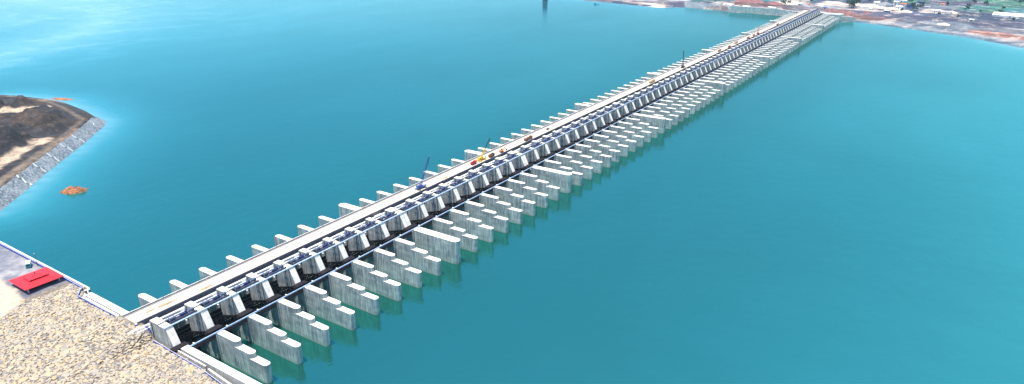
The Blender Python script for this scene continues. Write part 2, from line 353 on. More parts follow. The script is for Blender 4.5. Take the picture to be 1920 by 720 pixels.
def railing(name, pts, z0, label, h=1.15):
    t = thing(name, label, 'railing', (pts[0][0], pts[0][1], 0)); ox, oy = pts[0][:2]
    pn = MB(); tr = MB()
    for k in range(len(pts)-1):
        a = Vector(pts[k][:2]); b = Vector(pts[k+1][:2]); L = (b-a).length; n = max(1, int(L/3.6))
        for i in range(n):
            p = a.lerp(b, i/n); q = a.lerp(b, (i+.93)/n); z = z0+random.uniform(-.08, .08); P = lambda v, zz: (v.x-ox, v.y-oy, zz)
            pn.bar(P(p, z+h*.5), P(q, z+h*.5), .55, h); MB().cyl(P(p, z0-1), P(p, z0+h+.1), .09, 6).build('post', MWHITE, t); tr.bar(P(p, z+h), P(q, z+h), .16)
    pn.build('blue_panel', MFENCE, t); tr.build('top_rail', MWHITE, t); return t
railing('railing', [(-300, -15.0), (-71, -14.6), (-33, -15.2), (-31, -17.5), (-26, -21.4), (-5, -21.4), (21, -21.2)], 15.1, 'blue panelled railing along the yard edge and guide wall')
railing('railing', [(43, -23.0), (57, -23.0), (70, -23.5), (94, -24.0), (118, -26.3), (200, -33.5)], 14.8, 'crooked blue railing between riprap and the downstream wall', .9)
# ------------------------------------------------------------------ barrage
SP, EX = 19.2, 2.567; JO = [8, 16, 27, 38, 50, 62, 73]; NP = 84
def YI(i): return i*SP+EX*sum(1 if i > j else (.5 if i == j else 0) for j in JO)
def nosepts(x0, x1, hw, n=8): return [(x0+hw-hw*math.sin(math.pi*k/n-0), -hw*math.cos(math.pi*k/n)) for k in range(n+1)]+[(x1, hw), (x1, -hw)]
def tailpts(x0, x1, hw, n=8): return [(x0, -hw)]+[(x1-hw+hw*math.sin(math.pi*k/n), -hw*math.cos(math.pi*k/n)) for k in range(n+1)]+[(x0, hw)]
TOW = [(48.5, -4), (48.5, 24.6), (48.9, 25.4), (56, 25.4), (56.05, 25.0), (62.8, 25.0), (67.1, 16.3), (67.1, 13.4), (73.8, 13.4), (73.8, -4)]
def make_pier(joint, label, loc, tail=True, nose=True):
    hw = 3.3 if joint else 2.0; nz = 18.0 if joint else 15.1
    t = thing('barrage_pier', label, 'pier', loc, 0, 'concrete piers of the barrage')
    if nose:
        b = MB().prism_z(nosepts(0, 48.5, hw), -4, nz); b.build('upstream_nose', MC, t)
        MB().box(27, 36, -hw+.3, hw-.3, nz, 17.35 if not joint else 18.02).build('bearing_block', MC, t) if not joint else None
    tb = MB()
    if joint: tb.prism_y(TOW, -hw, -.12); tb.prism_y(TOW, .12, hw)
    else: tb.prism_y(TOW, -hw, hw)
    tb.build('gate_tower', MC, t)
    gs = MB().box(50.0, 50.7, -hw-.1, -hw+.02, 8, 24.4).box(50.0, 50.7, hw-.02, hw+.1, 8, 24.4).box(56.1, 56.5, -hw-.05, hw+.05, 23.3, 25.06); gs.build('shade_strip', MTRUN, t)  # dark strips stand in for shade in the stoplog grooves and at the step
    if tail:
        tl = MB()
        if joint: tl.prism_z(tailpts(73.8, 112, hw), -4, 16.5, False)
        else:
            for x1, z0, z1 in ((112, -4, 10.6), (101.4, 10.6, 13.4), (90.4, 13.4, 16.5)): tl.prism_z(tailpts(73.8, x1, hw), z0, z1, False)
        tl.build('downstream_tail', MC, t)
    g = MB().box(67.2, 71.0, -hw-2.2, hw+2.2, 13.3, 16.25).box(68.0, 70.2, -hw-2.8, hw+2.8, 13.9, 15.7)
    g.build('trunnion_girder', MTRUN, t); return t
def pier_label(i):
    b = sum(1 for j in JO if i > j)
    prev = ([-1]+JO)[b]
    if i in JO: return f"flat-topped thick joint pier, {ordn(JO.index(i)+1)} of its kind from the near rock bank"
    k = i-prev
    if b == 0: return f"three-step slim concrete pier, {ordn(k)} from the near rock bank"
    return f"three-step slim concrete pier, {ordn(k)} beyond the {ordn(b)} thick joint pier from the rock bank"
p0 = make_pier(False, pier_label(0), (0, YI(0), 0)); pj = make_pier(True, pier_label(8), (0, YI(8), 0))
for i in range(1, NP):
    if i == 8: continue
    dup(pj if i in JO else p0, (0, YI(i), 0), pier_label(i))
make_pier(False, 'end tower with sloping face, standing against the rock bank without a stepped tail', (0, YI(-1), 0), tail=False, nose=False)
pe = make_pier(True, 'last flat-topped pier against the far bank', (0, YI(NP), 0))
# radial gates
def make_gate(label, loc):
    t = thing('radial_gate', label, 'gate', loc, 0, 'radial gates between the piers'); hw = 7.55
    cx, cz, RR = 68, 15, 18.6
    arc = [(cx-RR*math.cos(a), cz-RR*math.sin(a)) for a in [R(4+k*6.5) for k in range(9)]]
    arc2 = [(cx-(RR-.45)*math.cos(a), cz-(RR-.45)*math.sin(a)) for a in [R(4+k*6.5) for k in range(9)]][::-1]
    sk = MB().prism_y(arc+arc2, -hw, hw); s_ = sk.build('skin_plate', MSTEEL, t)
    rb = MB()
    for k in range(1, 9, 2): x, z = arc2[::-1][k]; rb.bar((x+.5, -hw+.1, z), (x+.5, hw-.1, z), .9, .5)
    for j in range(-6, 7, 2):
        for k in range(8):
            a_, b_ = arc2[::-1][k], arc2[::-1][k+1]; rb.bar((a_[0]+.25, j, a_[1]), (b_[0]+.25, j, b_[1]), .25, .5, (0, 1, 0))
    rb.build('girder', MSTEEL, t)
    for s in (-1, 1):
        a = MB(); ends = [(cx-(RR-1)*math.cos(R(q)), cz-(RR-1)*math.sin(R(q))) for q in (17, 30, 44)]
        for ex, ez in ends: a.bar((67.4, s*6.9, 14.8), (ex, s*6.3, ez), .6, .75, (0, 1, 0))
        for f in (.2, .35, .5, .65, .8, .95):
            P = [(67.4+(ex-67.4)*f, s*(6.9-.6*f), 14.8+(ez-14.8)*f) for ex, ez in ends]; f2 = min(f+.15, 1)
            Q = [(67.4+(ex-67.4)*f2, s*(6.9-.6*f2), 14.8+(ez-14.8)*f2) for ex, ez in ends]
            for u in (0, 1): a.bar(P[u], P[u+1], .3); a.bar(P[u], Q[u+1], .25)
        a.build('gate_arm', MSTEEL, t)
    MB().box(71.05, 73.75, -9.5, 9.5, 13.45, 13.6).box(67.6, 71.0, -hw+2.9, hw-2.9, 13.4, 13.6).build('added_shade_plate', MSTEEL, t)  # dark plate added across each bay to make its shaded band black
    c = MB()
    for f, q in ((.35, 17), (.7, 17), (.35, 44), (.7, 44), (.98, 17), (.98, 44)):
        ex = cx-(RR-1)*math.cos(R(q)); ez = cz-(RR-1)*math.sin(R(q)); x = 67.4+(ex-67.4)*f; z = 14.8+(ez-14.8)*f
        c.bar((x, -6.6, z), (x, 6.6, z), .55)
    for f in (.35, .7):
        for q in (17, 44):
            ex = cx-(RR-1)*math.cos(R(q)); ez = cz-(RR-1)*math.sin(R(q))
            x = 67.4+(ex-67.4)*f; z = 14.8+(ez-14.8)*f; x2 = 67.4+(ex-67.4)*(f+.3); z2 = 14.8+(ez-14.8)*(f+.3)
            for j in range(-6, 6, 3): c.bar((x, j, z), (x2, j+3, z2), .25); c.bar((x, j+3, z), (x2, j, z2), .25)
    c.build('cross_bracing', MSTEEL, t); return t
def make_hoist(label, loc):
    t = thing('gate_hoist', label, 'hoist', loc, 0, 'hoists on the bridge between the towers'); hw = 7.55
    a = MB().box(57.0, 57.5, -hw, hw, 25.1, 25.9).box(60.2, 60.7, -hw, hw, 25.1, 25.9)
    for j in range(-6, 7, 3): a.box(57.5, 60.2, j-.15, j+.15, 25.2, 25.6)
    a.build('hoist_bridge', MDARKP, t)
    MB().box(57.6, 60.1, -3.4, 3.4, 25.6, 25.75).build('platform', MDARKP, t)
    for y in (-5.2, 5.2):
        d = MB().cyl((58.8, y-1.1, 26.7), (58.8, y+1.1, 26.7), .75, 12).box(57.9, 59.7, y-1.5, y-1.2, 25.9, 27.3).box(57.9, 59.7, y+1.2, y+1.5, 25.9, 27.3)
        r = d.build('rope_drum', MPBLUE, t)
    m = MB().box(58.2, 59.6, -1.1, .6, 25.75, 27.1).cyl((58.9, .6, 26.5), (58.9, 2.0, 26.5), .45, 10).box(58.0, 59.2, 2.2, 3.0, 25.75, 27.4); m.build('motor', MNAVY, t)
    MB().cyl((58.8, -4.6, 26.5), (58.8, 4.6, 26.5), .14, 6).build('drive_shaft', MWHITE, t)
    rl = MB()
    for x in (57.1,):
        for z in (26.9,): rl.bar((x, -hw, z), (x, hw, z), .09)
        for j in np.arange(-7.2, 7.3, 1.8): rl.bar((x, j, 25.9), (x, j, 27.0), .09)
    rl.build('guard_rail', MPBLUE, t); return t
def bay_label(i):
    return f"in the {ordn(i+2)} bay counted from the near rock bank"
g0 = h0 = None
for i in range(-1, NP):
    y = (YI(i)+YI(i+1))/2
    if i in JO: y = (YI(i)+3.3+YI(i+1)-2)/2
    if i+1 in JO: y = (YI(i)+2+YI(i+1)-3.3)/2
    gl_ = 'dark radial gate with lattice arms '+bay_label(i); hl = 'blue hoist machinery on its bridge '+bay_label(i)
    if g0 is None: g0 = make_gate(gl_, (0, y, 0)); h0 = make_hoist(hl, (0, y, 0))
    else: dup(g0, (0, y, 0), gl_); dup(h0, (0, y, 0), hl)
Y0, Y1 = -22.5, YI(NP)+14
# road bridge
rb_ = thing('road_bridge', 'long straight pale road bridge over the upstream side of the piers', 'bridge', (0, 0, 0))
MB().box(25.2, 37.3, Y0, Y1, 19.55, 20).build('deck_slab', MDECK, rb_)
for x0, x1 in ((24.7, 25.15), (37.3, 37.6)): MB().box(x0, x1, Y0, Y1, 19.4, 21.0 if x0 < 30 else 20.7).build('parapet', MC if x0 < 30 else MGIRD, rb_)
MB().box(25.15, 26.2, Y0, Y1, 20, 20.18).build('footway_kerb', MGIRD, rb_)
for x in (26.2, 29.7, 33.2, 36.4): MB().box(x, x+.7, Y0+3, Y1, 17.4, 19.55).build('deck_girder', MGIRD, rb_)
jm = MB()
for i in range(-1, NP+1): jm.box(26.3, 37.2, YI(i)-.12, YI(i)+.12, 20.0, 20.012)
jm.build('expansion_joints', MGIRD, rb_)
lp = MB()
for i in range(0, NP, 2): lp.box(24.75, 25.1, YI(i)-.2, YI(i)+.2, 21.0, 21.5)
lp.build('parapet_posts', MGIRD, rb_)
# crane track bridge behind the towers
ct = thing('gantry_track', 'pair of long white beams with added dark grating between road and towers', 'track beam', (0, 0, 0))
for x0, x1 in ((42.2, 43.5), (45.7, 46.5)): MB().box(x0, x1, -30 if x0 < 44 else -27, Y1-8, 19.0, 20.1).build('beam', MWHITE, ct)
MB().box(38.4, 42.1, -19, Y1-8, 17.6, 17.9).box(43.6, 45.6, -19, Y1-8, 18.6, 18.8).build('shading', MDARKP, ct)  # dark panels added to keep light off the bays below
pp = MB()
for i in range(-1, NP+1): pp.box(41.8, 46.9, YI(i)-1.5, YI(i)+1.5, 15.1, 18.95)
pp.build('support_blocks', MC, ct)
# walkway in front of the towers
wk = thing('service_walkway', 'narrow pale blue walkway running across all tower tops', 'walkway', (0, 0, 0))
MB().box(61.9, 63.0, -22, Y1-10, 25.3, 25.6).build('walkway_deck', MRAIL, wk)
for x in (61.95, 62.95):
    r = MB()
    for z in (26.7,): r.bar((x, -22, z), (x, Y1-10, z), .09)
    for y in np.arange(-22, Y1-10, 3.0): r.bar((x, y, 25.6), (x, y, 26.75), .1)
    r.build('handrail', MPBLUE, wk)
tb_ = thing('stoplog_beam', 'thin white beam running over the roots of the stepped tails', 'track beam', (0, 0, 0))
MB().box(74.3, 74.85, -17, Y1-10, 16.52, 17.2).build('beam', MRAIL, tb_)
r = MB()
for y in np.arange(-16, Y1-12, SP): r.box(73.9, 75.3, y+1, y+1.6, 17.35, 17.7)
r.build('beam_stop', MWHITE, tb_)
# ------------------------------------------------------------------ near bank things
hs = thing('gatehouse', 'small square building with two-tiered bright red hipped roof', 'house', (-63.6, -25.9, 13.8))
for x in (-8.6, -2.9, 2.9, 8.6):
    for y in (-8.4, 8.4): MB().box(x-.3, x+.3, y-.3, y+.3, 0, 3.9).build('column', MGREY, hs)
MB().box(-7.5, 7.5, -7.2, 7.2, 0, 3.95).build('wall', MTRUN, hs)  # near-black wall colour stands in for the shade under the eaves
f = MB().box(-.8, .8, -7.4, -7.15, 0, 2.4).build('door', MGLASS, hs)
for x in (-5, 4): MB().box(x-1, x+1, -7.4, -7.15, 1, 2.6).build('window', MGLASS, hs)
def hip(hx, hy, z0, z1, ix, iy, th):
    q = [(-hx, -hy), (hx, -hy), (hx, hy), (-hx, hy)]; t_ = [(-ix, -iy), (ix, -iy), (ix, iy), (-ix, iy)]
    m = MB(); m.add([(x, y, z0) for x, y in q]+[(x, y, z0+th) for x, y in q]+[(x, y, z1) for x, y in t_],
        [(3, 2, 1, 0)]+[(k, (k+1) % 4, 4+(k+1) % 4, 4+k) for k in range(4)]+[(4+k, 4+(k+1) % 4, 8+(k+1) % 4, 8+k) for k in range(4)]+[(8, 9, 10, 11)]); return m
hip(10.6, 10.4, 4.0, 5.7, 4.2, 4.5, .25).build('roof', MRED, hs)
MB().box(-4, 4, -4.2, 4.2, 5.6, 6.3).build('clerestory', MGLASS, hs)
tr = hip(5.0, 5.4, 6.3, 7.5, .3, .5, .2).build('upper_roof', MRED, hs)
MB().cyl((0, 0, 7.3), (0, 0, 8.3), .7, 8, .2).build('finial', MBLK, tr)
# road vehicle helpers
def wheels(t, xs_, hw, r=.5):
    for x in xs_:
        for s in (-1, 1): w_ = MB().cyl((x, s*hw-.2*s, r), (x, s*hw+.12*s, r), r, 10).build('wheel', MTYRE, t)
def truck(label, loc, rz, cabm, bedm, L=8.5, name='truck', cat='truck', load=None, group=None):
    t = thing(name, label, cat, loc, rz, group)
    MB().box(-L/2, L/2, -.5, .5, .7, 1.0).build('chassis', MBLK, t)
    c = MB().prism_y([(L/2-2.1, 1.0), (L/2, 1.0), (L/2, 2.0), (L/2-.5, 3.0), (L/2-2.1, 3.0)], -1.2, 1.2).build('cab', cabm, t)
    MB().add([(L/2+.02, -1, 2.05), (L/2+.02, 1, 2.05), (L/2-.44, 1, 2.85), (L/2-.44, -1, 2.85)], [(0, 1, 2, 3)]).build('windscreen', MGLASS, c)
    b = MB().box(-L/2, L/2-2.4, -1.25, 1.25, 1.05, 1.3).box(-L/2, L/2-2.4, -1.25, -1.12, 1.3, 2.4).box(-L/2, L/2-2.4, 1.12, 1.25, 1.3, 2.4).box(-L/2, -L/2+.13, -1.12, 1.12, 1.3, 2.4).box(L/2-2.53, L/2-2.4, -1.12, 1.12, 1.3, 2.6)
    b.build('bed', bedm, t)
    if load: hip((L-3)/2, 1.05, 1.4, 3.0, .8, .3, .4).build('load', load, t).location = (-1.2, 0, 0)
    wheels(t, (L/2-1.2, -L/2+1.1, -L/2+2.4), 1.1); return t
def crane(label, loc, rz, cabm, boomm, tipdir, blen, name='mobile_crane', lattice=True, boom2=None, cabin2=None):
    t = thing(name, label, 'crane', loc, rz); L = 10
    MB().box(-L/2, L/2, -1.3, 1.3, .8, 1.5).build('carrier', cabm, t)
    c = MB().prism_y([(L/2-1.6, 1.5), (L/2, 1.5), (L/2, 2.3), (L/2-.4, 2.9), (L/2-1.6, 2.9)], -1.2, 1.2).build('cab', cabin2 or MWHITE, t)
    MB().add([(L/2+.02, -1, 1.7), (L/2+.02, 1, 1.7), (L/2-.35, 1, 2.8), (L/2-.35, -1, 2.8)], [(0, 1, 2, 3)]).build('windscreen', MGLASS, c)
    MB().cyl((-1, 0, 1.5), (-1, 0, 1.9), 1.1, 12).box(-3.8, .6, -1.2, 1.2, 1.9, 3.0).box(-4.4, -3.0, -1.3, 1.3, 1.9, 3.4).build('turntable', cabm, t)
    MB().box(-.2, 1.3, .4, 1.3, 1.9, 3.3).build('operator_cabin', cabin2 or MWHITE, t)
    for x in (-4.2, 3.0): MB().box(x-.2, x+.2, -2.6, 2.6, .8, 1.1).box(x-.4, x+.4, -2.8, -2.2, 0, .8).box(x-.4, x+.4, 2.2, 2.8, 0, .8).build('outrigger', cabm, t); wheels(t, (3.8, 2.2, -2.2, -3.6), 1.1)
    d = Vector(tipdir).normalized(); base = Vector((-.5, 0, 2.8)); tip = base+d*blen
    if lattice:
        b = MB(); u = Vector((0, 0, 1)).cross(d).normalized(); v = d.cross(u); n = int(blen/2.2)
        def P(f, i): wd = .75*(1-.4*f); return base+d*blen*f+u*wd*(1 if i in (0, 1) else -1)+v*wd*(1 if i in (0, 3) else -1)
        for i in range(4):
            b.bar(P(0, i), P(1, i), .2)
            for k in range(n): b.bar(P(k/n, i), P((k+1)/n, (i+1) % 4), .16)
        b.build('boom', boomm, t)
    else:
        MB().bar(base, base+d*blen*.5, 1.0, 1.1).build('boom', boomm, t); MB().bar(base+d*blen*.5, tip, .6, .7).build('boom_extension', boom2 or MBLK, t)
    MB().box(-.5, .5, -.4, .4, -.5, .5).build('boom_head', boom2 or boomm, t).location = tip
    MB().cyl(tip, tip-Vector((0, 0, blen*.35)), .07, 5).build('hoist_rope', MBLK, t); return t
def excavator(label, loc, rz, m, name='excavator'):
    t = thing(name, label, 'excavator', loc, rz)
    for s in (-1, 1): MB().prism_y([(-1.9, .5), (-1.5, 0), (1.5, 0), (1.9, .5), (1.5, .9), (-1.5, .9)], s*1.0-.3, s*1.0+.3).build('track', MTYRE, t)
    MB().box(-1.8, 1.2, -1.3, 1.3, 1.0, 2.1).build('body', m, t); MB().box(.1, 1.3, .3, 1.25, 2.1, 3.0).build('cab', MGLASS, t)
    a = MB().bar((1.0, -.2, 1.8), (3.3, -.2, 4.1), .5).bar((3.3, -.2, 4.1), (5.4, -.2, 2.2), .4).build('arm', m, t)
    MB().prism_y([(5.0, 1.1), (5.9, 1.0), (5.7, 2.3), (5.3, 2.3)], -.7, .4).build('bucket', MBLK, a); return t
def car(label, loc, rz, m):
    t = thing('parked_car', label, 'car', loc, rz)
    MB().prism_y([(-2.1, .4), (2.1, .4), (2.1, .9), (1.2, 1.0), (.6, 1.5), (-1.2, 1.5), (-1.9, 1.0), (-2.1, .9)], -.85, .85).build('body', m, t)
    MB().prism_y([(1.15, 1.02), (.6, 1.46), (-1.15, 1.46), (-1.7, 1.02)], -.87, .87).build('window', MGLASS, t); wheels(t, (1.3, -1.3), .8, .33); return t
Z = 20.02; HP = math.pi/2
MSTAIN = simple('brown_sand', (.36, .22, .12), .95, 0, .3, .8)
def spill(label, x, y, rx, ry, seed):
    rr = random.Random(seed); n = 18; V = [(0, 0, .35)]
    for k in (1, 2):
        for q in range(n): a = 2*math.pi*q/n; f = k/2*rr.uniform(.55, 1.2); V.append((math.cos(a)*rx*f, math.sin(a)*ry*f, .18 if k == 1 else -.01))
    fs = [(0, 1+q, 1+(q+1) % n) for q in range(n)]+[(1+q, 1+n+q, 1+n+(q+1) % n, 1+(q+1) % n) for q in range(n)]
    o = MB().add(V, fs).build('sand_spill', MSTAIN, None, label, 'sand'); o.location = (x, y, 20.01)
spill('long streak of brown sand on the deck close to the rock bank', 31.5, -2.5, 1.6, 7, 1)
spill('shorter brown sand streak on the deck beside the downstream parapet', 31, -11, 1.0, 3.5, 2)
spill('brown sand patch on the deck past the second pier', 33.6, 21, 1.1, 5, 3)
spill('faint brown sand spill on the deck beyond the blue crane', 34, 238, 1.4, 4, 4)
crane('blue and white lattice boom crane on the road deck, boom raised high', (33.4, 209, Z), HP, MBLUE, MBLUE, (.33, -.16, 1), 23, cabin2=MWHITE)
crane('yellow mobile crane on the road deck with black boom tip', (32.4, 292, Z), HP, MYEL, MYEL, (.1, -.45, 1), 19, lattice=False, boom2=MBLK)
truck('small red and black lorry just on the near side of the yellow crane', (33.5, 278.5, Z), HP, MREDP, MREDP, 6.5)
truck('dark service lorry parked just beyond the yellow crane', (34.6, 304, Z), HP, MBLK, MBRN, 7)
excavator('orange excavator on the road deck beyond the yellow crane', (35.0, 319.5, Z), HP*.8, MORG)
truck('large lorry with heaped brown load on the road deck', (34.5, 366, Z), HP, MBRN, MBRN, 12.5, load=MBRN)
car('single black car in the middle of the road deck', (32.4, 407, Z), HP, MBLK)
truck('tan loaded lorry near the second third of the bridge', (34, 674, Z), HP, MTAN, MTAN, 15, load=MTAN)
crane('black crane with thin dark boom standing across the far road deck', (32.9, 792, Z), HP, MBLK, MBLK, (.15, .1, 1), 21)
truck('brown lorry at the start of the crowded far stretch of deck', (34, 958, Z), HP, MBRN, MBRN, 12, load=MBRN)
truck('red lorry on the crowded far stretch of deck beside the parapet', (36.0, 1005, Z), HP, MREDP, MREDP, 10)
truck('green-grey lorry parked beyond the red lorry on far deck', (33, 1055, Z), HP, MTEAL, MTAN, 15)
truck('red-brown lorry with load, nearer of two before the red crane', (35.2, 1122, Z), HP, MREDP, MBRN, 12, load=MBRN)
truck('small dark lorry close before the red crane on far deck', (35.0, 1160, Z), HP, MBLK, MREDP, 9)
crane('dull red crane with upright boom on the far road deck', (35.2, 1188, Z), HP, MREDP, MREDP, (0, 0, 1), 14, lattice=False, boom2=MREDP)
truck('brown lorry farthest along the bridge near the far bank', (35.8, 1338, Z), HP, MBRN, MBRN, 13, load=MBRN)
v = thing('parked_van', 'teal van with white roof parked on the grey yard', 'van', (-90.5, -18.8, 14.95), -.45)
MB().prism_y([(-3.2, .5), (3.2, .5), (3.2, 1.5), (2.5, 2.7), (-3.2, 2.7)], -1.3, 1.3).build('body', MTEAL, v); MB().box(-3.1, 2.3, -1.25, 1.25, 2.71, 2.95).build('roof', MWHITE, v)
MB().add([(3.22, -1.1, 1.55), (3.22, 1.1, 1.55), (2.6, 1.1, 2.6), (2.6, -1.1, 2.6)], [(0, 1, 2, 3)]).build('windscreen', MGLASS, v); wheels(v, (2.2, -2), 1.1, .45)
lm = thing('light_mast', 'thin dark mast with lamp head behind the red roof', 'mast', (-86.6, -15.6, 14.9))
MB().cyl((0, 0, 0), (0, 0, 8.5), .16, 8, .09).build('pole', MBLK, lm); MB().box(-.9, .5, -.2, .2, 8.4, 8.7).build('lamp_head', MGREY, lm)
gp = thing('gate_post', 'dark green twin post in the gap of the pale wall', 'post', (-25.6, -16.8, 15.2))
MB().box(-.45, .45, -.5, .5, 0, 2.2).box(-.6, .3, 1.4, 2.3, 0, 1.7).build('post_body', simple('dark_green_paint', (.02, .06, .06)), gp); MB().box(-.5, .5, -.55, .55, 2.2, 2.35).build('cap', MWHITE, gp)
# two people by the bridge end: one continuous skinned body each
def person(label, loc, rz, shirt):
    vs_ = [(0, 0, .95), (0, 0, 1.2), (0, 0, 1.42), (0, 0, 1.52), (0, .02, 1.66), (0, .02, 1.76), (.2, 0, 1.4), (.27, .03, 1.12), (.28, .12, .9), (-.2, 0, 1.4), (-.27, .03, 1.12), (-.28, .12, .9), (.1, 0, .88), (.12, .02, .5), (.13, 0, .08), (.13, .14, .04), (-.1, 0, .88), (-.12, .02, .5), (-.13, 0, .08), (-.13, .14, .04)]
    ed = [(0, 1), (1, 2), (2, 3), (3, 4), (4, 5), (2, 6), (6, 7), (7, 8), (2, 9), (9, 10), (10, 11), (0, 12), (12, 13), (13, 14), (14, 15), (0, 16), (16, 17), (17, 18), (18, 19)]
    rd = [.15, .15, .16, .06, .1, .07, .07, .05, .035, .07, .05, .035, .1, .075, .05, .04, .1, .075, .05, .04]
    me = bpy.data.meshes.new('person'); me.from_pydata(vs_, ed, []); o = bpy.data.objects.new('person', me); C.objects.link(o); o.modifiers.new('skin', 'SKIN'); o.modifiers.new('sub', 'SUBSURF').levels = 1
    for k, q in enumerate(rd): me.skin_vertices[0].data[k].radius = (q, q)
    me.skin_vertices[0].data[0].use_root = True
    me.materials.append(shirt); o.location = loc; o.rotation_euler = (0, 0, rz); tag(o, label, 'person')
    MB().cyl((0, .02, 1.68), (0, .02, 1.84), .14, 10, .08).build('helmet', MWHITE, o); return o
person('person in dark clothes with white helmet at the bridge end railing', (20.5, -17.2, 15.22), .6, MBLK)
person('person in dark blue clothes standing on the guide wall end', (21.8, -16.6, 15.22), 2.2, MDARKP)
dr = thing('steel_drum', 'violet blue drum at the riprap edge of the road end', 'drum', (38.8, -23.3, 19.3))
MB().cyl((0, 0, 0), (0, 0, 1.5), .8, 14).build('drum_body', paint('violet_paint', (.10, .06, .35)), dr); MB().cyl((0, 0, 1.5), (0, 0, 1.6), .6, 14).build('lid', MWHITE, dr)
tp = MB().add([(44.5, -22.5, 19.6), (48.2, -22.4, 18.3), (48.4, -21.3, 18.4), (46.5, -21.4, 20.9), (44.4, -21.6, 20.5), (43.2, -22.0, 19.2)], [(0, 1, 2, 3), (0, 3, 4, 5), (5, 4, 3, 2, 1, 0)])
tp.build('tarpaulin', MFENCE, None, 'crumpled blue tarpaulin against the end tower by the bank', 'tarpaulin')
# yellow-brown level gauge on the sixth pier nose
MB().box(.9, 1.7, YI(5)-2.2, YI(5)-2.0, 8.5, 15.3).build('level_gauge', MORG, None, 'rusty orange gauge board on an upstream pier nose', 'gauge')
# ------------------------------------------------------------------ earth bank at upper left
TOPE = [at(*q, 7) for q in ((0, 360), (27, 339), (59.6, 315), (86.6, 295), (112, 277), (135, 259), (157, 245), (173, 228.6), (168, 214), (152, 200), (118, 190), (60, 183), (0, 178))]
SAND = [[at(*q, 9) for q in ((-40, 318), (0, 306), (40, 280), (80, 258))], [at(*q, 9) for q in ((-30, 212), (20, 205), (50, 203), (72, 200))], [at(*q, 9) for q in ((-10, 343), (70, 290), (150, 238))]]
def isl_z(X, Y):
    d = sdist(X, Y, ISL_W); h = np.clip(d*.45, -4, 7.4)
    k = sm((d-24)/25); rid = np.clip(fbm(X, Y, 60, 5, 21), -.6, 1)*9+np.abs(fbm(X, Y, 26, 4, 31))*8
    tr_ = np.minimum.reduce([pdist(X, Y, s_) for s_ in SAND])
    return h+k*np.maximum(rid, -3)*sm((tr_-6)/16)+fbm(X, Y, 5, 2, 3)*.35*sm((d-14)/6)+np.abs(fbm(X, Y, 13, 3, 77))*2.2*k*sm((tr_-5)/5)
def isl_c(X, Y):
    n = fbm(X, Y, 30, 5, 41); n2 = fbm(X*.6+Y*.5, Y-X*.4, 14, 4, 51)
    dark = np.array([.014, .012, .014]); brn = np.array([.065, .042, .028]); sand = np.array([.52, .39, .27]); gr = np.array([.04, .04, .046])
    t = lambda a: np.clip(a, 0, 1)[..., None]
    c = dark+(brn-dark)*t(n*1.1-.05); c = c+(gr-c)*t(n2*1.3-.1)
    for s_, wd in zip(SAND, (7, 11, 3.5)):
        d = pdist(X, Y, s_)+n2*4; c = c+(sand*(1.1 if wd > 4 else .45)-c)*t((wd-d)/3+.5)*.95
    d = sdist(X, Y, ISL_W)
    c = c+(np.array([.20, .15, .11])-c)*t(1-np.abs(d-21)/4)*.8
    far_ = t((Y-200)/20)*t((-560-X)/30); c = c+(sand*.8-c)*far_*t(n*1.5+.4)
    return c
xs = np.arange(-760, -180, 2.0); ys = np.arange(-60, 262, 2.0)
tag(sheet('earth_bank', xs, ys, isl_z, MISL, {'tone': isl_c}, keep=lambda X, Y: sdist(X, Y, ISL_W) > -8), kind='structure')
# stone pitched slope with white ribs
sp_ = thing('stone_slope', 'grey stone pitched slope with white cross ribs at the tip of the earth bank', 'slope', (0, 0, 0))
bot = [at(*q, 0) for q in ((0, 396), (59.6, 348), (86.6, 324), (112, 304), (137, 284.5), (159, 267.6), (195, 236), (198, 228), (184, 220))]
tpq = [at(*q, 8) for q in ((0, 354), (38, 325), (64, 306), (90, 287), (114, 269), (136, 253), (167, 226), (171, 222), (174, 219))]
bot = [(-170, -28)]+bot; tpq = [(-208, -30)]+tpq
m = MB(); V = []; NU = 12; NV = 5
def lerp(a, b, t): return tuple(x+(y-x)*t for x, y in zip(a, b))
rows = []
for k in range(len(bot)-1):
    for u in range(NU): rows.append((lerp(bot[k], bot[k+1], u/NU), lerp(tpq[k], tpq[k+1], u/NU)))
rows.append((bot[-1], tpq[-1]))
for a_, b_ in rows:
    for j in range(-1, NV+1):
        x, y = lerp(a_, b_, j/NV); V.append((x+random.uniform(-.3, .3), y+random.uniform(-.3, .3), 8.3*j/NV+random.uniform(0, .35)))
n = NV+2
m.add(V, [(i*n+j, i*n+j+1, (i+1)*n+j+1, (i+1)*n+j) for i in range(len(rows)-1) for j in range(n-1)]); m.build('stone_facing', MPITCH, sp_)
MCRIB = simple('rib_concrete', (.42, .44, .45), .8)
def nearest(pt, k): return min(range(len(rows)), key=lambda i: math.dist(rows[i][k], pt))
for pb, pt in (((59.6, 348), (30, 330)), ((86.6, 324), (60, 308)), ((112, 304), (87, 289)), ((137, 284.5), (112, 270)), ((159, 267.6), (135, 254)), ((190, 240), (166, 228))):
    ra, rb = nearest(at(*pb, 0), 0), nearest(at(*pt, 8), 1); q = MB(); prev = None
    for j in range(11):
        f = j/10; row = rows[int(round(ra+(rb-ra)*f))]; x, y = lerp(*row, f); c_ = (x, y, 8.3*f+.45)
        if prev: q.bar(prev, c_, 1.1, .5)
        prev = c_
    q.build('cross_rib', MCRIB, sp_)
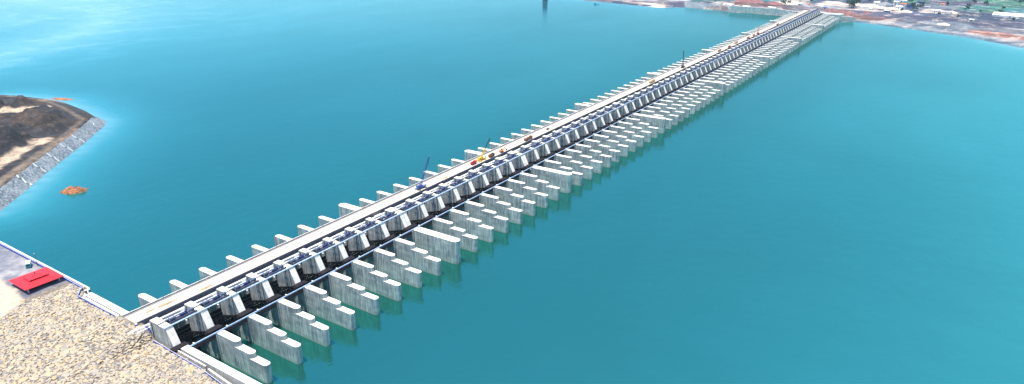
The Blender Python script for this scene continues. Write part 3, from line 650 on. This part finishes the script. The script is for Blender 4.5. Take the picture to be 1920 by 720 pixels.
def islet(name, c, rx, ry, h, ang, label, colr, seed):
    g = np.linspace(-1.5, 1.5, 46); X, Y = np.meshgrid(g, g); rr = np.hypot(X, Y)*(1+.25*vnoise(X+9, Y+9, .55, seed))
    Zz = h*(1-rr**1.6)+fbm(X+5, Y+5, .4, 4, seed)*h*.4*(rr < 1); ca, sa = math.cos(ang), math.sin(ang)
    P = np.stack([c[0]+ca*X*rx-sa*Y*ry, c[1]+sa*X*rx+ca*Y*ry, np.maximum(Zz, -2)], -1).reshape(-1, 3)
    idx = np.arange(46*46).reshape(46, 46); q = np.stack([idx[:-1, :-1], idx[:-1, 1:], idx[1:, 1:], idx[1:, :-1]], -1).reshape(-1, 4)
    me = bpy.data.meshes.new(name); me.from_pydata(P.tolist(), [], q.tolist()); me.materials.append(colr)
    o = bpy.data.objects.new(name, me); C.objects.link(o); tag(o, label, 'islet')
MMUD = simple('islet_mud', (.30, .12, .05), .9, 0, .55, .35)
islet('mud_islet', at(139, 359), 10.5, 6.0, 4.0, .75, 'small brown mud islet in open water near the stone slope', MMUD, 4)
islet('mud_islet', at(116, 186), 17, 4.5, 1.2, .35, 'low sliver of mud in the water behind the earth bank', MMUD, 9)
excavator('tiny orange excavator on the dark earth bank', (*at(102, 227, 10), 11.5), .5, MORG).scale = (.8,)*3
truck('tiny pink-red lorry on the dark earth bank', (*at(77, 229, 10), 12), .3, MREDP, MREDP, 6.5)
# ------------------------------------------------------------------ far bank
def P_(*q, z=5): return [at(*k, z) for k in q]
GREEN = (.02, .15, .085); TEAL = (.015, .13, .10); PURP = (.06, .06, .10); NAVY = (.03, .05, .09); SANDC = (.48, .40, .33); MAUV = (.13, .11, .115); ORA = (.30, .13, .085); GREY = (.17, .19, .22); RED = (.12, .05, .04)
PATCH = [   # survey of the far bank: outline, ground colour, edge softness
 (P_((1500, -30), (1700, -30), (1700, 12), (1500, 6)), NAVY, 20), (P_((1280, -30), (1480, -30), (1500, 2), (1380, 6), (1290, 2)), TEAL, 15),
 (P_((1300, 0), (1480, -2), (1440, 6), (1370, 7), (1305, 3)), (.02, .13, .13), 8),
 (P_((1370, 8), (1420, 6), (1470, 12), (1480, 22), (1370, 15)), RED, 10), (P_((1290, 3), (1370, 7), (1375, 11), (1290, 6)), PURP, 6),
 (P_((1440, 6), (1470, 0), (1500, 0), (1510, 10), (1540, 12), (1500, 18), (1450, 11)), SANDC, 8),
 (P_((1450, 12), (1520, 14), (1540, 10), (1600, 16), (1620, 22), (1540, 22), (1480, 20)), MAUV, 8),
 (P_((1534, 6), (1550, 2), (1575, 3), (1591, 8), (1588, 14), (1560, 15), (1540, 13)), SANDC, 3),
 (P_((1540, 10), (1560, 11), (1586, 14), (1560, 15)), GREY, 3),
 (P_((1560, 16), (1700, 16), (1720, 27), (1640, 25), (1560, 20)), (.36, .31, .28), 4),
 (P_((1606, 8), (1640, 6), (1642, 12), (1690, 12), (1700, 22), (1640, 22), (1615, 17)), SANDC, 4),
 (P_((1545, 19), (1600, 20), (1640, 30), (1690, 37), (1700, 42), (1600, 33), (1545, 27)), RED, 5),
 (P_((1600, 20), (1700, 25), (1800, 32), (1920, 44), (1920, 52), (1780, 48), (1660, 34), (1600, 26)), PURP, 6),
 (P_((1700, 10), (1780, 12), (1860, 26), (1920, 33), (1920, 44), (1760, 30), (1700, 24)), NAVY, 6),
 (P_((1690, -30), (2100, -30), (2100, 34), (1920, 30), (1860, 24), (1830, 24), (1780, 14), (1690, 4)), GREEN, 8),
 (P_((1800, 8), (1870, 6), (1850, 24), (1800, 20)), (.015, .17, .15), 5), (P_((1880, 18), (1930, 16), (1930, 28), (1880, 24)), (.015, .16, .17), 5),
 (P_((1745, 0), (1850, 2), (1860, 10), (1800, 10), (1740, 8)), PURP, 8), (P_((1730, 8), (1805, 12), (1800, 17), (1740, 15)), GREY, 8),
 (P_((1730, 19), (1750, 17), (1795, 22), (1796, 28), (1750, 26), (1725, 25)), SANDC, 3),
 (P_((1690, 38), (1800, 46), (1840, 56), (1800, 60), (1700, 48)), (.13, .16, .185), 6),
 (P_((1815, 57), (1830, 57), (1930, 70), (1930, 78), (1880, 70), (1820, 62)), ORA, 4),
 (P_((1150, -30), (1290, -30), (1290, 2), (1230, 2), (1150, 0)), (.50, .50, .54), 6), (P_((1170, 1), (1230, 6), (1265, 10), (1240, 13), (1190, 8)), (.72, .56, .46), 4),
 (P_((1130, 0), (1160, 0), (1230, 8), (1225, 10), (1150, 5)), NAVY, 4), (P_((1245, 8), (1280, 3), (1285, 10), (1250, 13)), PURP, 4),
]
def far_c(X, Y):
    n = fbm(X, Y, 80, 5, 61); A = .855*X-.52*Y; B = .52*X+.855*Y; st = fbm(A*.18, B, 22, 5, 71)
    t = lambda a: np.clip(a, 0, 1)[..., None]
    c = np.array(MAUV)+0*X[..., None]; c = c+(np.array(GREY)-c)*t(st*1.6+.3+(X-150)/400); c = c+(np.array((.42, .38, .35))-c)*t(st*3-1.1)
    wild = t((Y-2250)/150); c = c*(1-wild)+wild*(np.array(GREEN)+(np.array(PURP)-np.array(GREEN))*t(fbm(X, Y, 260, 3, 81)*3))
    for pts, col, soft in PATCH:
        s_ = soft*4; d = sdist(X, Y, pts)+n*s_*.8; m_ = t(d/s_+.5)
        cc = np.array(col); mod = 1+.45*st[..., None]; c = c+(cc*mod-c)*m_
    d = sdist(X, Y, FAR); mud = np.array([.09, .15, .19]); c = c+(mud-c)*t(1-(d-16+n*8)/14)*t((X-60)/80)
    ln = t(1-np.abs(d-24+n*3)/4)*t((X-60)/60); c = c+(np.array((.40, .37, .34))-c)*ln*.8
    return np.clip(c, 0, .85)
def far_z(X, Y):
    d = sdist(X, Y, FAR); base = np.clip(d*.09, -3, 5)
    e_ = sm((X+260)/40)*sm((40-X)/60)*sm(d/7)*8.5              # made-up ground behind the wall
    r_ = sm(d/60)*(np.clip(fbm(X, Y, 70, 4, 91)+.1, 0, 1)*5*sm((2050-Y)/200))
    return np.maximum(base, 0*base-3)+e_*sm((1900-Y)/100)+r_*.8+fbm(X, Y, 9, 2, 6)*.4*sm(d/12)
xs = np.concatenate([np.arange(-900, 800, 5.5), np.linspace(800, 7000, 30)]); ys = np.concatenate([np.arange(1000, 1440, 20), np.arange(1440, 2300, 5.5), np.linspace(2300, 11000, 60)])
tag(sheet('far_bank', xs, ys, far_z, MFAR, {'tone': far_c}, keep=lambda X, Y: sdist(X, Y, FAR) > -20), kind='structure')
xs = np.linspace(-7000, -890, 40)
tag(sheet('far_plain', xs, ys[::3], far_z, MFAR, {'tone': far_c}, keep=lambda X, Y: sdist(X, Y, FAR) > -60), kind='structure')
# far walls
A_, B_, W_ = at(1462, 29), at(1367, 22), at(1353, 20)
def wallq(a, b, th, z, name, mat, label, z0=-4):
    a = Vector(a); b = Vector(b); n_ = Vector((-(b-a).y, (b-a).x)).normalized()*th
    return MB().prism_z([(a.x, a.y), (b.x, b.y), (b.x+n_.x, b.y+n_.y), (a.x+n_.x, a.y+n_.y)], z0, z).build(name, mat, None, label, 'wall')
wallq(B_, A_, 3, 15.5, 'far_wall', MC, 'long grey concrete wall on the far bank upstream of the bridge end')
wallq(A_, (6, 1652), 3, 15, 'far_wall', MC, 'short wall section joining the far bank wall to the last piers')
wallq((112, 1643), at(1600, 41), 3, 11, 'far_wall', MC, 'grey wall beside the last stepped tails on the far bank')
wallq((40, 1650), (113, 1650), 10, 16, 'far_abutment', MCW, 'pale abutment block at the far end of the piers')
b_ = MB(); l_, r_ = B_, W_
b_.add([(l_[0], l_[1], -3), (l_[0]+2, l_[1]+2, 16), (r_[0]-8, r_[1]+40, 16), (r_[0]-6, r_[1]+2, -3), (l_[0], l_[1]+45, -3), (l_[0], l_[1]+45, 16)], [(0, 3, 2, 1), (0, 1, 5, 4), (1, 2, 5), (0, 4, 3), (3, 4, 5, 2)])
b_.build('wing_wall', MCW, None, 'bright white wing wall wedge where stone slope meets far wall', 'wall')
s2 = [(at(1357, 20.5), at(1357, 9, 12)), (at(1330, 17.5), at(1330, 8, 12)), (at(1300, 14.5), at(1300, 5, 12)), (at(1284, 14), at(1284, 3, 12))]
m = MB(); V = []
for a_, c_ in s2: V += [(a_[0], a_[1], -.5), (c_[0], c_[1], 13.5)]
m.add(V, [(2*k, 2*k+1, 2*k+3, 2*k+2) for k in range(3)]); m.build('far_stone_slope', MPITCH, None, 'pale grey stone slope left of the white wing wall', 'slope')
it = thing('intake_tower', 'dark lone tower standing in open water at the top edge', 'tower', (*at(1022, 2), 0))
MB().cyl((0, 0, -4), (0, 0, 26), 8, 14, 7).build('shaft', MDARKP, it); MB().cyl((0, 0, 26), (0, 0, 27.5), 9, 14).build('platform', MDARKP, it); MB().box(-5, 5, -4, 4, 27.5, 33).build('cabin', MBLUE, it)
boat = thing('work_boat', 'small dark boat close to the sandy spit', 'boat', (*at(1118, 8), 0), .4)
MB().prism_z([(-7, -2), (5, -2), (8, 0), (5, 2), (-7, 2)], -.5, 1.6).build('hull', MTEAL, boat); MB().box(-5, -1, -1.4, 1.4, 1.6, 4).build('cabin', MBLUE, boat)
# trees
def zfar(x, y): return float(far_z(np.array([[x]]), np.array([[y]]))[0, 0])
def treemesh(seed, hgt):
    rr = random.Random(seed); tk = MB().cyl((0, 0, -.5), (0, 0, hgt*.45), hgt*.035, 7, hgt*.02)
    for k in range(5):
        a = rr.uniform(0, 6.28); tk.cyl((0, 0, hgt*rr.uniform(.25, .42)), (math.cos(a)*hgt*.25, math.sin(a)*hgt*.25, hgt*rr.uniform(.5, .7)), hgt*.015, 5, hgt*.006)
    cr = MB(); cl = [(Vector((rr.uniform(-.3, .3), rr.uniform(-.3, .3), rr.uniform(.4, .85)))*hgt, rr.uniform(.1, .22)*hgt) for _ in range(12)]
    for c_, r_ in cl:
        for _ in range(45):
            d = Vector((rr.gauss(0, 1), rr.gauss(0, 1), rr.gauss(0, 1))).normalized()*r_*rr.uniform(.5, 1.05); p = c_+d; s_ = hgt*.05
            e1 = Vector((rr.gauss(0, 1), rr.gauss(0, 1), rr.gauss(0, 1))).normalized(); e2 = e1.cross(d.normalized()).normalized()
            cr.add([p-e1*s_, p+e2*s_, p+e1*s_, p-e2*s_], [(0, 1, 2, 3)])
    return tk.mesh('trunk', MBARK), cr.mesh('crown', MLEAF)
TM = [treemesh(s_, 10) for s_ in (1, 2, 3)]
tl_ = []
def tree(x, y, h, label):
    a, b = TM[len(tl_) % 3]; t = thing('broadleaf_tree', label, 'tree', (x, y, zfar(x, y)), random.uniform(0, 6), 'trees on the far bank'); t.scale = (h/10,)*3
    for nm, me in (('trunk', a), ('crown', b)):
        o = bpy.data.objects.new(nm, me); C.objects.link(o); o.parent = t
    tl_.append(t)
for k, (u, v) in enumerate(((1592, 14), (1596, 15), (1600, 14), (1596, 11), (1602, 11))):
    tree(*at(u, v+1, 5), 21+k % 3*3, f'dense dark tree in the clump beside the pale mound, {ordn(k+1)} from its left')
TP = [(1777, 11, 12), (1815, 15, 13), (1811, 20, 13), (1827, 8, 18), (1850, 7, 22), (1849, 11, 14), (1866, 2, 10), (1880, 20, 12), (1905, 3, 14), (1901, 2, 12), (1913, 9, 16), (1838, 24, 8), (1874, 29, 14), (1878, 30, 12),
      (1706, 6, 14), (1712, 16, 16), (1722, 18, 16), (1716, 20, 14), (1730, 14, 12), (1655, 5, 12), (1668, 4, 12), (1630, 4, 14), (1615, 3, 14), (1480, 10, 12), (1470, 16, 14), (1465, 13, 12), (1395, 8, 12), (1410, 9, 14), (1385, 5, 10), (1500, 3, 14), (1520, 5, 14), (1340, 4, 10), (1690, 22, 10), (1900, 40, 9), (1760, 30, 9), (1796, 34, 9)]
for k, (u, v, h) in enumerate(TP):
    side = 'green fields at the right edge' if u > 1800 else 'blue-grey ground right of the far works' if u > 1700 else 'works beyond the bridge end' if u > 1530 else 'red earth behind the far wall'
    kk = sum(1 for q in TP[:k] if (q[0] > 1800) == (u > 1800) and (q[0] > 1700) == (u > 1700) and (q[0] > 1530) == (u > 1530))
    tree(*at(u, v, 5), h, f'{"tall" if h > 15 else "small"} dark tree on the {side}, {ordn(kk+1)} of its scatter')
# sheds and houses
def shed(label, x, y, rz, L, W2, H, wallm, roofm):
    z = zfar(x, y); t = thing('shed', label, 'building', (x, y, z-.5), rz)
    MB().box(-L/2, L/2, -W2/2, W2/2, 0, H).build('wall', wallm, t)
    MB().prism_y([(-W2/2-.6, H), (W2/2+.6, H), (0, H+W2*.22)], -L/2-.6, L/2+.6).build('roof', roofm, t).rotation_euler = (0, 0, HP)
    MB().box(-1.5, 1.5, -W2/2-.1, -W2/2+.05, .5, H*.75).build('door', MGLASS, t)
    for k in (-.32, .3): MB().box(L*k-1, L*k+1, -W2/2-.1, -W2/2+.05, H*.4, H*.75).build('window', MGLASS, t)
    return t
SH = [(1608, 5, 9, 6, 5, MWHITE, MGREY, 'small hut left of the sandy works beside the tree clump'), (1633, 16, 10, 6, 4, MWHITE, MWHITE, 'white cabin in the middle of the sandy works'), (1652, 17, 12, 6, 4, MGREY, MGREY, 'grey cabin in the middle of the sandy works'),
      (1663, 20, 14, 6, 4, MBLUE, MWHITE, 'blue cabin on the pale road at the works'), (1676, 19, 9, 6, 4, MWHITE, MORG, 'cabin with an orange roof by the pale road'), (1740, 13, 14, 7, 4, MWHITE, MGREY, 'grey roofed house left of the green fields'), (1769, 8, 14, 7, 4, MWHITE, MORG, 'house with orange roof left of the green fields'),
      (1547, 17, 9, 6, 4, MWHITE, MBLUE, 'blue roofed cabin just past the end of the bridge'), (1500, 13, 12, 6, 4, MWHITE, MWHITE, 'white cabin on sandy ground left of the bridge end'), (1515, 9, 10, 6, 4, MGREY, MORG, 'cabin with orange roof left of the bridge end'), (1692, 1, 26, 9, 5, MWHITE, MWHITE, 'long white shed at the very top edge of the far bank'), (1645, 6, 16, 10, 6, MWHITE, MWHITE, 'white hut at the tip of the sandy road'), (1668, 12, 16, 10, 6, MGREY, MPBLUE, 'blue roofed hut among the sandy works'),
      (1681, 7, 14, 9, 9, MWHITE, MWHITE, 'tall narrow white building in the works'), (1696, 8, 18, 8, 5, MWHITE, MORG, 'hut with pinkish roof in the works'), (1688, 14, 20, 12, 6, MWHITE, MWHITE, 'pale block house at the end of the works'),
      (1698, 20, 18, 8, 5, MWHITE, MPBLUE, 'small shed right of the works with bluish roof'), (1400, 17, 20, 8, 5, MWHITE, MWHITE, 'white site hut on top of the far wall, left one'), (1448, 19.5, 26, 8, 5, MWHITE, MWHITE, 'white site hut on top of the far wall, right one'),
      (1755, 21, 18, 10, 5, MWHITE, MWHITE, 'white shed on the pale gravel strip'), (1775, 23, 22, 9, 4, MWHITE, MGREY, 'grey roofed shed on the pale gravel strip'), (1822, 39, 10, 6, 4, MWHITE, MWHITE, 'lone white hut on the dark shore strip'),
      (1727, 5, 18, 10, 6, MBLUE, MDARKP, 'dark blue shed beside the green fields'), (1708, 12, 18, 12, 8, MBLUE, MDARKP, 'dark blue block right of the works')]
for u, v, L, W2, H, wm, rm, lab in SH: shed(lab, *at(u, v, 8), -.5+random.uniform(-.2, .2), L, W2, H, wm, rm)
a_ = at(1863, 27, 8); c_ = at(1930, 32, 8)
t = shed('very long low white roofed shed at the right edge of the far bank', (a_[0]+c_[0])/2, (a_[1]+c_[1])/2, math.atan2(c_[1]-a_[1], c_[0]-a_[0]), math.dist(a_, c_), 26, 4, MWHITE, MWHITE)
# pale heaps and mounds of the works
def heap(label, u, v, r, h, mat, seed):
    x, y = at(u, v, 6); rr = np.random.default_rng(seed); m = MB(); n = 14; V = [(0, 0, h)]
    for k in range(3):
        for q in range(n): a = 2*math.pi*q/n; f = (k+1)/3*rr.uniform(.85, 1.15); V.append((math.cos(a)*r*f*1.5, math.sin(a)*r*f, h*(1-(k+1)/3)**1.2*rr.uniform(.8, 1.1)-(.8 if k == 2 else 0)))
    fs = [(0, 1+q, 1+(q+1) % n) for q in range(n)]+[(1+k*n+q, 1+(k+1)*n+q, 1+(k+1)*n+(q+1) % n, 1+k*n+(q+1) % n) for k in range(2) for q in range(n)]
    o = m.add(V, fs).build('spoil_heap', mat, None, label, 'heap'); o.location = (x, y, zfar(x, y)-.3); o.rotation_euler = (0, 0, -.5)
MSAND = simple('sand', (.66, .56, .45), .95, 0, .25, .1); MSOIL = simple('red_soil', (.22, .09, .09), .95, 0, .4, .1); MGRV = simple('grey_gravel', (.22, .23, .24), .95, 0, .3, .1)
HT = [(1610, 10, 20, 6, MSAND, 'sand'), (1618, 14, 14, 4, MGRV, 'gravel'), (1660, 9, 22, 10, MGRV, 'gravel'), (1672, 16, 16, 5, MSAND, 'sand'), (1640, 12, 18, 5, MSAND, 'sand'), (1720, 10, 16, 8, MGRV, 'gravel'), (1700, 23, 18, 5, MSAND, 'sand'),
      (1626, 25, 10, 7, MSOIL, 'red soil'), (1578, 23, 14, 5, MSOIL, 'red soil'), (1595, 25, 14, 5, MSOIL, 'red soil'), (1560, 22, 12, 5, MSOIL, 'red soil'), (1415, 11, 26, 8, MSOIL, 'red soil'), (1395, 11, 22, 7, MSOIL, 'red soil'), (1450, 13, 22, 8, MSOIL, 'red soil'),
      (1436, 9, 18, 5, MSAND, 'sand'), (1490, 8, 24, 8, MSAND, 'sand'), (1475, 5, 20, 6, MSAND, 'sand'), (1510, 15, 20, 6, MGRV, 'gravel'), (1762, 20, 12, 5, MSAND, 'sand'), (1785, 23, 12, 5, MSAND, 'sand'), (1656, 33, 9, 4, MSOIL, 'red soil'), (1745, 44, 12, 4, MGRV, 'gravel'), (1770, 46, 12, 4, MSAND, 'sand')]
cnt = {}
for k, (u, v, r_, h_, mt, nm) in enumerate(HT):
    cnt[nm] = cnt.get(nm, 0)+1
    sd = 'behind the far wall' if u < 1530 else 'just beyond the bridge end' if u < 1700 else 'on the shore at right'
    heap(f'rough heap of {nm} {sd}, {"tall" if h_ > 6 else "low"}, {ordn(cnt[nm])} such heap', u, v, r_, h_, mt, k)
# ------------------------------------------------------------------ haze
b = NB('haze'); b.t.nodes.remove(b.b)
pv = b.n('ShaderNodeVolumePrincipled'); pv.inputs['Density'].default_value = .00005; pv.inputs['Color'].default_value = (.45, .80, 1, 1); pv.inputs['Anisotropy'].default_value = .3
b.l(pv.outputs[0], b.out.inputs['Volume'])
MB().box(-7100, 7100, -7100, 11100, -6.5, 320).build('haze', b.m, None, kind='stuff')
